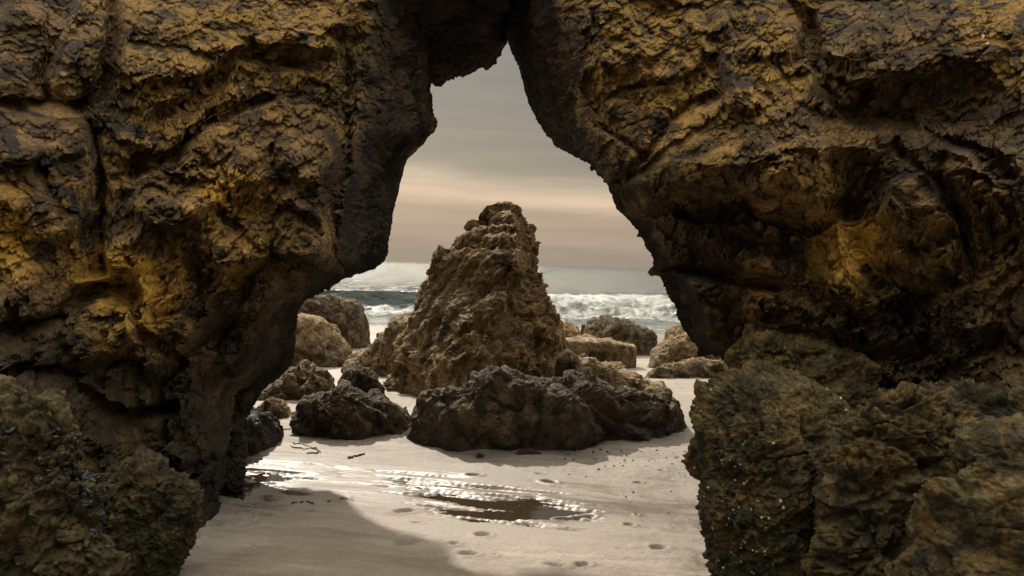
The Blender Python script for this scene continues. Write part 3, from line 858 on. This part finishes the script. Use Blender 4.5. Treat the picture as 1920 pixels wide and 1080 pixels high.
def ridge_rock(name, lab, top, base, mat, seed, b=None, boxy=.7, amp=1.0, n=(150, 90), back=1.0, smooth=0.0, s1=None, lean=0.0, group=None, cat='rock', stretch=None, fold=.055, **ak):
    """a low rock: its skyline runs along x (pixels), base = skirt line on the sand (pixels)"""
    top = np.array(top, float); base = np.array(base, float)
    xm = .5 * (top[0, 0] + top[-1, 0])
    bm = np.interp(xm, base[:, 0], base[:, 1])
    df = hit(xm, bm)
    w = (top[-1, 0] - top[0, 0]) / FPX * df
    if b is None:
        b = .38 * w
    nx, ns = n
    t = np.linspace(0, 1, nx)
    t = .5 - .5 * np.cos(np.pi * t) * (1 - .25 * np.cos(np.pi * t)**2) / .75 if False else t
    px = top[0, 0] + (top[-1, 0] - top[0, 0]) * t
    ty = np.interp(px, top[:, 0], top[:, 1])
    by = np.interp(px, base[:, 0], base[:, 1])
    dfx = np.array([hit(a, c) for a, c in zip(px[::6], by[::6])])
    dfx = np.interp(px, px[::6], dfx)
    e = np.sqrt(np.clip(1 - np.abs(2 * t - 1)**3.2, 0, 1))      # ends draw in
    bb = b * (.12 + .88 * e)
    yc = dfx + b * 1.0
    T3 = P(px, ty, yc)
    gz = ground(yc)
    h = np.maximum(T3[:, 2] - gz, .02)
    h = h * (.25 + .75 * sm(0, .05, np.minimum(t, 1 - t)))
    s = np.linspace(-.10, 1.10, ns) * np.pi
    cs, sn = np.cos(s), np.sin(s)
    yy = -np.sign(cs) * np.abs(cs)**boxy
    zz = np.sign(sn) * np.abs(sn)**boxy
    V = np.zeros((ns, nx, 3))
    V[..., 0] = T3[None, :, 0]
    V[..., 1] = yc[None] + bb[None] * np.where(yy > 0, yy * back, yy)[:, None] + lean * (zz[:, None] * h[None])
    V[..., 2] = gz[None] + h[None] * zz[:, None]
    N = grid_normals(V)
    if N[ns // 2, nx // 2, 2] < 0:
        N = -N; fl = True
    else:
        fl = False
    p = V.reshape(-1, 3)
    size = min(w, 2.2 * float(np.max(h)))
    sc = max(.35, min(1.3, size))
    d = rock_disp(p, seed, .10 * sc * amp, .45 * amp, .45 * amp, 1.2 / sc, s1 or 3.4 / sc, stretch, smooth) + fold * sc * folds((p * (1.3 / sc)).astype(f32), seed + 1)
    V = V + N * (d.reshape(ns, nx) * (.35 + .65 * e[None]))[..., None]
    p = V.reshape(-1, 3)
    return put(name, V, nx, ns, mat, lab, cat, attrs_for(p, float(ground(yc.mean())), **ak), False, fl, group)


SH2 = np.array([[1.2, 0, .5], [0, 1.2, 0], [-.35, 0, .8]])


def column_rock(name, lab, rows, df, k, mat, seed, ridge=None, n=(260, 260), amp=1.0, cat='rock', front_n=1.5, stretch=None, s1=3.4, ochre=0, algae=0, wet=.3, lean=.0, kmax=9, wh=.25, fold=.05, finek=1.0):
    """an upright rock: rows of (py, left px, right px) from the top down"""
    rows = np.array(rows, float)
    nth, nr = n
    a_base = (rows[:, 2] - rows[:, 1]).max() / 2 / FPX * df
    d0 = df + k * a_base
    yi = np.linspace(rows[0, 0], rows[-1, 0], nr)
    xl = np.interp(yi, rows[:, 0], rows[:, 1]); xr = np.interp(yi, rows[:, 0], rows[:, 2])
    a = (xr - xl) / 2 / FPX * d0
    cen = P((xl + xr) / 2, yi, d0)
    th = np.linspace(0, 2 * np.pi, nth, endpoint=False)
    c, s = np.cos(th), np.sin(th)
    V = np.zeros((nr, nth, 3))
    ex = np.where(s < 0, 2 / front_n, 2 / 2.4)
    sx = np.sign(c) * np.abs(c)**ex; sy = np.sign(s) * np.abs(s)**ex
    b = np.minimum(a * k, kmax)
    rg = np.zeros(nr) if ridge is None else (np.interp(yi, [q[0] for q in ridge], [q[1] for q in ridge]) - (xl + xr) / 2) / ((xr - xl) / 2)
    V[..., 0] = cen[:, None, 0] + a[:, None] * np.clip(sx[None] + rg[:, None] * np.maximum(-sy, 0)[None] * (1 - np.abs(sx))[None], -1, 1)
    V[..., 1] = cen[:, None, 1] + b[:, None] * sy[None] + lean * (cen[:, None, 2])
    V[..., 2] = cen[:, None, 2]
    cap = np.linspace(0, 1, 14)[:, None, None]
    topc = V[0].mean(0) + np.array([0, 0, .03])
    V = np.concatenate([topc + (V[0] - topc) * cap[:-1], V], 0)
    nr = V.shape[0]
    N = grid_normals(V, True)
    cc = V.mean(1, keepdims=True)
    if (N[nr // 2] * (V[nr // 2] - cc[nr // 2])).sum() < 0:
        N = -N; fl = True
    else:
        fl = False
    N[:10] = N[:10] * .3 + np.array([0, 0, .7])
    p = V.reshape(-1, 3)
    d = rock_disp(p, seed, .055 * amp, .6 * amp, finek * amp, 1.6, s1, stretch) + fold * folds((p @ SH2).astype(f32), seed + 1)
    V = V + N * d.reshape(nr, nth)[..., None]
    p = V.reshape(-1, 3)
    return put(name, V, nth, nr, mat, lab, cat, attrs_for(p, 0.0, ochre, algae, wet, wh), True, fl)


STK = [(387, 950, 968), (396, 920, 977), (408, 908, 983), (426, 908, 990), (429, 886, 992), (443, 880, 995), (447, 858, 998), (470, 846, 1005), (480, 822, 1008), (490, 814, 1009), (512, 808, 1011), (530, 808, 1015),
       (548, 800, 1022), (575, 782, 1036), (605, 768, 1052), (640, 752, 1062), (680, 738, 1070), (720, 728, 1075), (780, 716, 1080), (850, 708, 1085)]
RIDGE = [(390, 955), (440, 966), (500, 968), (550, 945), (575, 932), (620, 914), (690, 886), (760, 876), (850, 876)]
cs_, sn_ = math.cos(1.0), math.sin(1.0)
SHEAR = np.array([[cs_ * .75, 0, -sn_ * 1.3], [0, 1, 0], [sn_ * .75, 0, cs_ * 1.3]])
column_rock('sea_stack', 'tall pointed brown rock stack standing alone in the middle of the beach', STK, 8.6, 1.6, M_STACK, 401, RIDGE, (420, 380), .85, 'sea stack', 1.12, SHEAR, 2.9, .1, fold=.06, finek=.5)

ridge_rock('low_rock', 'long low black rock lying across the sand in front of the stack',
           [(768, 800), (775, 765), (792, 746), (830, 726), (880, 714), (888, 702), (930, 696), (972, 690), (1000, 700), (1040, 704), (1058, 714), (1085, 713), (1130, 722), (1170, 730), (1190, 742), (1215, 746), (1250, 741), (1272, 753), (1286, 768), (1292, 800)],
           [(760, 835), (850, 850), (900, 853), (1000, 846), (1120, 834), (1290, 818)], M_DARK, 410, .45, .70, .9, (420, 190), fold=.09, smooth=.12, wet=.5, algae=.4)
ridge_rock('angular_rock', 'dark angular rock with a flat shadowed face, left of the long low rock',
           [(543, 790), (548, 764), (580, 740), (610, 743), (632, 726), (650, 735), (690, 733), (720, 745), (758, 765), (772, 800)],
           [(540, 818), (575, 824), (650, 826), (700, 821), (775, 815)], M_DARK, 420, .34, .6, .75, (240, 140), fold=.10, smooth=.2, lean=.12, wet=.3)
ridge_rock('cap_rock', 'small dark rounded rock right behind the angular rock',
           [(628, 730), (634, 712), (650, 700), (672, 694), (700, 705), (712, 725), (716, 745)], [(625, 752), (720, 758)], M_DARK, 430, None, .75, .8, (110, 80))
ridge_rock('lumpy_rock', 'yellowish lumpy rock hugging the left pillar behind the angular rock',
           [(478, 752), (500, 728), (520, 712), (545, 690), (562, 683), (580, 689), (610, 697), (626, 714), (632, 740)], [(475, 752), (560, 752), (632, 745)], M_PALE, 440, .40, .8, 1.0, (170, 110), algae=.7)
ridge_rock('small_rock', 'small brown rock beside the wet channel at the left pillar foot',
           [(474, 780), (482, 760), (510, 746), (530, 756), (546, 780)], [(470, 784), (550, 786)], M_STACK, 450, None, .8, .9, (110, 70))
ridge_rock('smooth_boulder', 'tan rounded boulder right below the large dark brown block',
           [(530, 620), (552, 600), (572, 597), (600, 603), (622, 613), (640, 634), (655, 650), (664, 680)], [(525, 690), (664, 691)], M_PALE, 460, .55, .8, .8, (170, 120), smooth=.4, wet=.8, wh=.42)
ridge_rock('brown_boulder', 'large dark brown block behind the tan rounded boulder at the surf edge',
           [(548, 600), (560, 562), (580, 549), (620, 558), (660, 566), (676, 580), (686, 612), (693, 648)], [(540, 655), (695, 655)], M_DARK, 470, None, .55, .9, (150, 100))
ridge_rock('rubbly_rock', 'rough rubbly rock ramp leaning on the left side of the stack',
           [(646, 695), (652, 680), (666, 660), (690, 646), (702, 640), (722, 625), (746, 612), (772, 600), (800, 600)], [(645, 702), (800, 712)], M_PALE, 480, .5, .8, 1.2, (190, 120), s1=5.5)
ridge_rock('sloping_slab', 'sloping tan rock slab rising behind the right end of the low rock',
           [(1040, 680), (1062, 662), (1100, 668), (1150, 685), (1200, 707), (1248, 725), (1262, 742), (1268, 760)], [(1040, 765), (1270, 765)], M_PALE, 490, .50, .4, .65, (200, 110), smooth=.4, fold=.07)
ridge_rock('flat_slab', 'flat topped tan slab with an overhanging tip right of the stack',
           [(1040, 650), (1062, 636), (1100, 633), (1150, 640), (1188, 646), (1196, 664)], [(1040, 692), (1200, 692)], M_PALE, 500, .42, .26, .55, (150, 90), smooth=.45, lean=-.3, fold=.06)
ridge_rock('knobbly_rock', 'small knobbly brown rock wedged behind the flat topped slab',
           [(1040, 625), (1052, 610), (1066, 605), (1086, 615), (1104, 640)], [(1040, 645), (1106, 645)], M_STACK, 510, None, .8, .8, (90, 60))
ridge_rock('round_boulder', 'broad dark rounded boulder near the surf, right of the stack',
           [(1086, 640), (1092, 610), (1106, 600), (1140, 598), (1180, 601), (1202, 612), (1220, 624), (1232, 664)], [(1080, 668), (1235, 668)], M_DARK, 520, None, .62, .9, (150, 100), algae=.3)
ridge_rock('far_stone', 'tiny grey stone at the water edge beside the stack shoulder',
           [(1044, 606), (1050, 598), (1060, 597), (1068, 606)], [(1042, 610), (1070, 610)], M_DARK, 530, None, .8, .6, (40, 30))
ridge_rock('humped_rock', 'tan humped rock tucked against the right pillar',
           [(1214, 690), (1222, 664), (1232, 650), (1256, 633), (1280, 620), (1300, 626), (1340, 645), (1390, 665)], [(1210, 694), (1395, 700)], M_PALE, 540, .5, .75, .8, (170, 110), smooth=.35, fold=.07, algae=.4)
ridge_rock('lobed_rock', 'low lobed mossy rock at the front foot of the humped rock',
           [(1212, 708), (1222, 698), (1242, 686), (1280, 680), (1300, 671), (1340, 674), (1400, 690)], [(1208, 711), (1405, 713)], M_PALE, 550, .22, .8, .7, (150, 80), smooth=.15, algae=1.0)
ridge_rock('perched_rock', 'small brown rock perched behind the humped rock',
           [(1246, 640), (1252, 622), (1264, 613), (1284, 612), (1310, 640)], [(1245, 648), (1312, 648)], M_STACK, 560, None, .8, .7, (80, 60))
ridge_rock('reef_rock', 'thin black reef rock awash at the surf edge on the right',
           [(1234, 615), (1242, 608), (1262, 603), (1280, 606), (1296, 614)], [(1230, 616), (1300, 618)], M_DARK, 570, None, .8, .6, (80, 40))
ridge_rock('wash_rock', 'tiny black rock in the white wash left of the stack',
           [(734, 608), (742, 604), (756, 604), (764, 608)], [(732, 609), (766, 609)], M_DARK, 575, None, .8, .5, (40, 24))
ridge_rock('flat_stone', 'flat dark stone lying on sand before the long low rock',
           [(964, 853), (972, 846), (995, 844), (1010, 848), (1016, 855)], [(962, 857), (1018, 857)], M_DARK, 580, .06, .8, .12, (60, 36), smooth=.6)
ridge_rock('pebble', 'single small round pebble left of the flat dark stone',
           [(894, 857), (898, 852), (904, 852), (908, 857)], [(892, 859), (910, 859)], M_DARK, 585, .02, .9, .06, (30, 20), smooth=.8)
ridge_rock('wet_rock', 'wet dark rock with a white stone on it behind the dark pier',
           [(440, 800), (455, 772), (490, 780), (514, 802), (522, 846)], [(430, 872), (470, 866), (524, 848)], M_DARK, 590, .35, .7, .8, (120, 90), wet=.9, wh=.8)
ridge_rock('white_stone', 'small white stone resting on the wet dark rock',
           [(488, 790), (494, 781), (506, 780), (512, 790)], [(486, 792), (514, 792)], simple_mat('white_stone', (.55, .50, .44), .6), 595, .05, .9, .2, (40, 28), smooth=.8)
column_rock('dark_pier', 'narrow wet black rock pier between left pillar and tide pool',
            [(740, 420, 470), (780, 414, 446), (850, 405, 452), (900, 400, 458), (940, 396, 464), (990, 390, 466)], 5.3, 1.0, M_DARK, 600, None, (150, 200), .6, 'rock', 2.2, None, 5.0, 0, .3, .9, wh=1.2)

# boulders at the foot of the right pillar
bb = column_rock('barnacled_boulder', 'big olive boulder speckled with barnacles at the right pillar foot',
                 [(706, 1385, 1480), (718, 1358, 1540), (750, 1330, 1590), (790, 1308, 1630), (850, 1298, 1670), (920, 1308, 1690), (960, 1308, 1700), (1010, 1316, 1710), (1080, 1338, 1720), (1200, 1355, 1730)], 3.55, .75, M_OLIVE, 610,
                 [(700, 1420), (850, 1450), (1100, 1500)], (420, 380), .75, 'boulder', 2.0, None, 5.0, .16, 1.0, .3, wh=.3)
column_rock('ledge_boulder', 'cracked brown ledge boulder stacked above the barnacled boulder',
            [(636, 1405, 1560), (652, 1388, 1610), (680, 1380, 1640), (720, 1385, 1660), (800, 1400, 1680), (1000, 1410, 1690)], 4.5, .6, M_OLIVE, 620, None, (260, 220), .9, 'boulder', 2.2, None, 5.5, .18, .5, .1)
column_rock('corner_boulder', 'mossy ridged boulder in the lower right corner',
            [(800, 1890, 2100), (830, 1830, 2300), (880, 1800, 2400), (950, 1770, 2450), (1030, 1720, 2500), (1120, 1680, 2520), (1400, 1640, 2520)], 2.35, .4, M_OLIVE, 630, None, (360, 300), .8, 'boulder', 2.0, None, 5.0, .18, 1.0, .1)
column_rock('shelf_boulder', 'rounded cracked boulder between the barnacled boulder and the corner boulder',
            [(735, 1660, 1900), (780, 1600, 1960), (860, 1560, 2000), (960, 1540, 2020), (1100, 1540, 2050), (1300, 1560, 2050)], 3.1, .5, M_OLIVE, 640, None, (340, 280), .9, 'boulder', 2.2, None, 4.5, .18, 1.0, .2)


column_rock('foot_boulder', 'dark rounded boulder bulging from the left pillar where it meets the sand',
            [(872, 215, 300), (890, 190, 345), (940, 172, 372), (1000, 165, 378), (1050, 160, 345), (1100, 150, 320), (1250, 150, 330)], 3.75, .6, M_OLIVE, 650, None, (260, 230), .8, 'boulder', 2.2, None, 5.0, .12, .9, .5)
column_rock('mussel_boulder', 'lumpy olive boulder dotted with dark mussels against the left pillar',
            [(738, -20, 70), (755, -80, 105), (800, -140, 150), (880, -180, 175), (980, -200, 200), (1100, -220, 230), (1400, -260, 260)], 2.75, .35, M_OLIVE, 660, None, (330, 300), .9, 'boulder', 2.2, None, 5.0, .12, .9, .4)


# ------------------------------------------------------------------ shells on the rocks
def scatter(name, owner, n, build, mat, test, seed, label):
    rs = np.random.RandomState(seed)
    me = owner.data
    co = np.zeros(len(me.vertices) * 3, f32); me.vertices.foreach_get('co', co); co = co.reshape(-1, 3)
    no = np.zeros(len(me.vertices) * 3, f32); me.vertex_normals.foreach_get('vector', no); no = no.reshape(-1, 3)
    off = np.array(owner.matrix_basis.translation) + (np.array(owner.parent.location) if owner.parent else 0)
    W = co + off
    px, py = to_px(W.astype(float))
    face = (no * (CAM - W)).sum(1) > 0
    ok = np.where(test(px, py, W) & face)[0]
    w = np.clip(.5 + fbm(W[ok] * 3.2, 2, seed) * 1.6, .02, 2)**2
    pick = rs.choice(ok, min(n, len(ok)), replace=False, p=w / w.sum())
    tv, tf = build
    tv = np.array(tv, float); tf = np.array(tf)
    Vs, Fs = [], []
    for q in pick:
        z = no[q] / (np.linalg.norm(no[q]) + 1e-6)
        a = rs.randn(3); x = np.cross(a, z); x /= np.linalg.norm(x); y = np.cross(z, x)
        s = rs.uniform(.6, 1.35) * (1 + .3 * rs.rand())
        Vs.append(co[q] + s * (tv[:, :1] * x + tv[:, 1:2] * y + tv[:, 2:] * z))
        Fs.append(tf + len(tv) * (len(Vs) - 1))
    o = mesh_obj(name, np.concatenate(Vs), np.concatenate(Fs), mat, owner)
    o.location = (0, 0, 0)
    o['kind'] = 'stuff'
    return o


def cone_tpl(r0, r1, h, n=7):
    v = [(r0 * math.cos(2 * math.pi * i / n), r0 * math.sin(2 * math.pi * i / n), -.002) for i in range(n)] + [(r1 * math.cos(2 * math.pi * i / n), r1 * math.sin(2 * math.pi * i / n), h) for i in range(n)]
    f = []
    for i in range(n):
        j = (i + 1) % n
        f += [(i, j, n + j), (i, n + j, n + i)]
    v.append((0, 0, h * .6)); f += [(n + i, n + (i + 1) % n, 2 * n) for i in range(n)]
    return v, f


def mussel_tpl(l, w, h):
    v, f = [], []
    for i, t in enumerate((0, .25, .6, .9)):
        wd = w * (math.sin(math.pi * (t * .8 + .12)))
        for k in range(5):
            a = math.pi * k / 4
            v.append(((t - .5) * l, wd * math.cos(a), h * math.sin(a) * math.sin(math.pi * (t * .8 + .12)) + .2 * h))
    for i in range(3):
        for k in range(4):
            a = i * 5 + k
            f += [(a, a + 1, a + 6), (a, a + 6, a + 5)]
    return v, f


scatter('barnacles', bb, 260, cone_tpl(.0052, .0026, .005), M_BARN, lambda x, y, W: (y > 730) & (x > 1270), 5, '')
lp = [o for o in COL.objects if o.name == 'mussel_boulder'][0]
scatter('mussels', lp, 420, mussel_tpl(.022, .006, .008), M_MUSSEL, lambda x, y, W: (y > 800) & (x > -20), 6, '')


# ------------------------------------------------------------------ kelp on the sand
def strand(pts, w, label):
    q = np.array([P(a, b, hit(a, b)) for a, b in pts])
    t = np.linspace(0, 1, 18)
    q = pchip(np.linspace(0, 1, len(q)), q, t)
    q[:, :2] += .012 * R.randn(len(q), 2)
    V = []
    for i in range(len(q)):
        d = q[min(i + 1, len(q) - 1)] - q[max(i - 1, 0)]
        s = np.array([d[1], -d[0], 0]); s /= np.linalg.norm(s) + 1e-9
        k = w * (.35 + .65 * math.sin(math.pi * (i + 1) / (len(q) + 1))) * (1 + .2 * math.sin(i * 1.1))
        zz = .003 + .002 * math.sin(i * .9)
        V.append([q[i] + s * k + [0, 0, zz - .008], q[i] + [0, 0, zz + .006], q[i] - s * k + [0, 0, zz - .01]])
    V = np.array(V)
    c = V.reshape(-1, 3).mean(0); c[2] = 0
    o = mesh_obj('kelp_strand', V, grid_faces(len(q), 3), M_KELP, origin=c)
    tag(o, label, 'kelp', 'kelp strands on the sand')


strand([(520, 822), (545, 830), (575, 836), (600, 848)], .006, 'branching kelp strand curling beside the foot of the angular rock')
strand([(540, 838), (570, 842), (590, 840), (596, 848), (570, 852)], .007, 'hooked kelp strand nearest the angular rock, bent back on itself')
strand([(525, 806), (545, 805)], .014, 'short kelp scrap on the bright sand left of the angular rock')
strand([(655, 858), (668, 855), (682, 852)], .012, 'dark kelp scrap lying in the angular rock shadow')
strand([(545, 945), (570, 942), (585, 946)], .022, 'clump of dark weed on sand right of the small pool')
strand([(615, 942), (640, 936), (662, 938)], .020, 'ragged weed clump on the pale sand between both pools')


def litter():
    rs = np.random.RandomState(3)
    Vs, Fs = [], []
    for i in range(90):
        if i < 60:
            a, b = rs.uniform(1020, 1290), 842 + abs(rs.randn()) * 30
        else:
            a, b = rs.uniform(480, 1260), rs.uniform(860, 1070)
        c = P(a, b, hit(a, b))
        s = rs.uniform(.004, .017) * (1 if i < 60 else .7)
        th = rs.uniform(-.6, .6)
        n = 6
        el = rs.uniform(.25, .6)
        ring = np.array([[math.cos(2 * math.pi * k / n) * s * rs.uniform(.7, 1.2), math.sin(2 * math.pi * k / n) * s * el, 0] for k in range(n)])
        rot = np.array([[math.cos(th), math.sin(th), 0], [-math.sin(th), math.cos(th), 0], [0, 0, 1]])
        ring = ring @ rot
        v = np.concatenate([ring + c + [0, 0, -.004], ring * .6 + c + [0, 0, s * .18 + .002]], 0)
        f = [(k, (k + 1) % n, n + (k + 1) % n) for k in range(n)] + [(k, n + (k + 1) % n, n + k) for k in range(n)] + [(n, n + k, n + k + 1) for k in range(1, n - 1)]
        Fs.append(np.array(f) + 2 * n * len(Vs)); Vs.append(v)
    o = mesh_obj('weed_litter', np.concatenate(Vs), np.concatenate(Fs), M_KELP)
    tag(o, 'scattered crumbs of dark weed and grit on the sand', 'weed litter', kind='stuff')


litter()
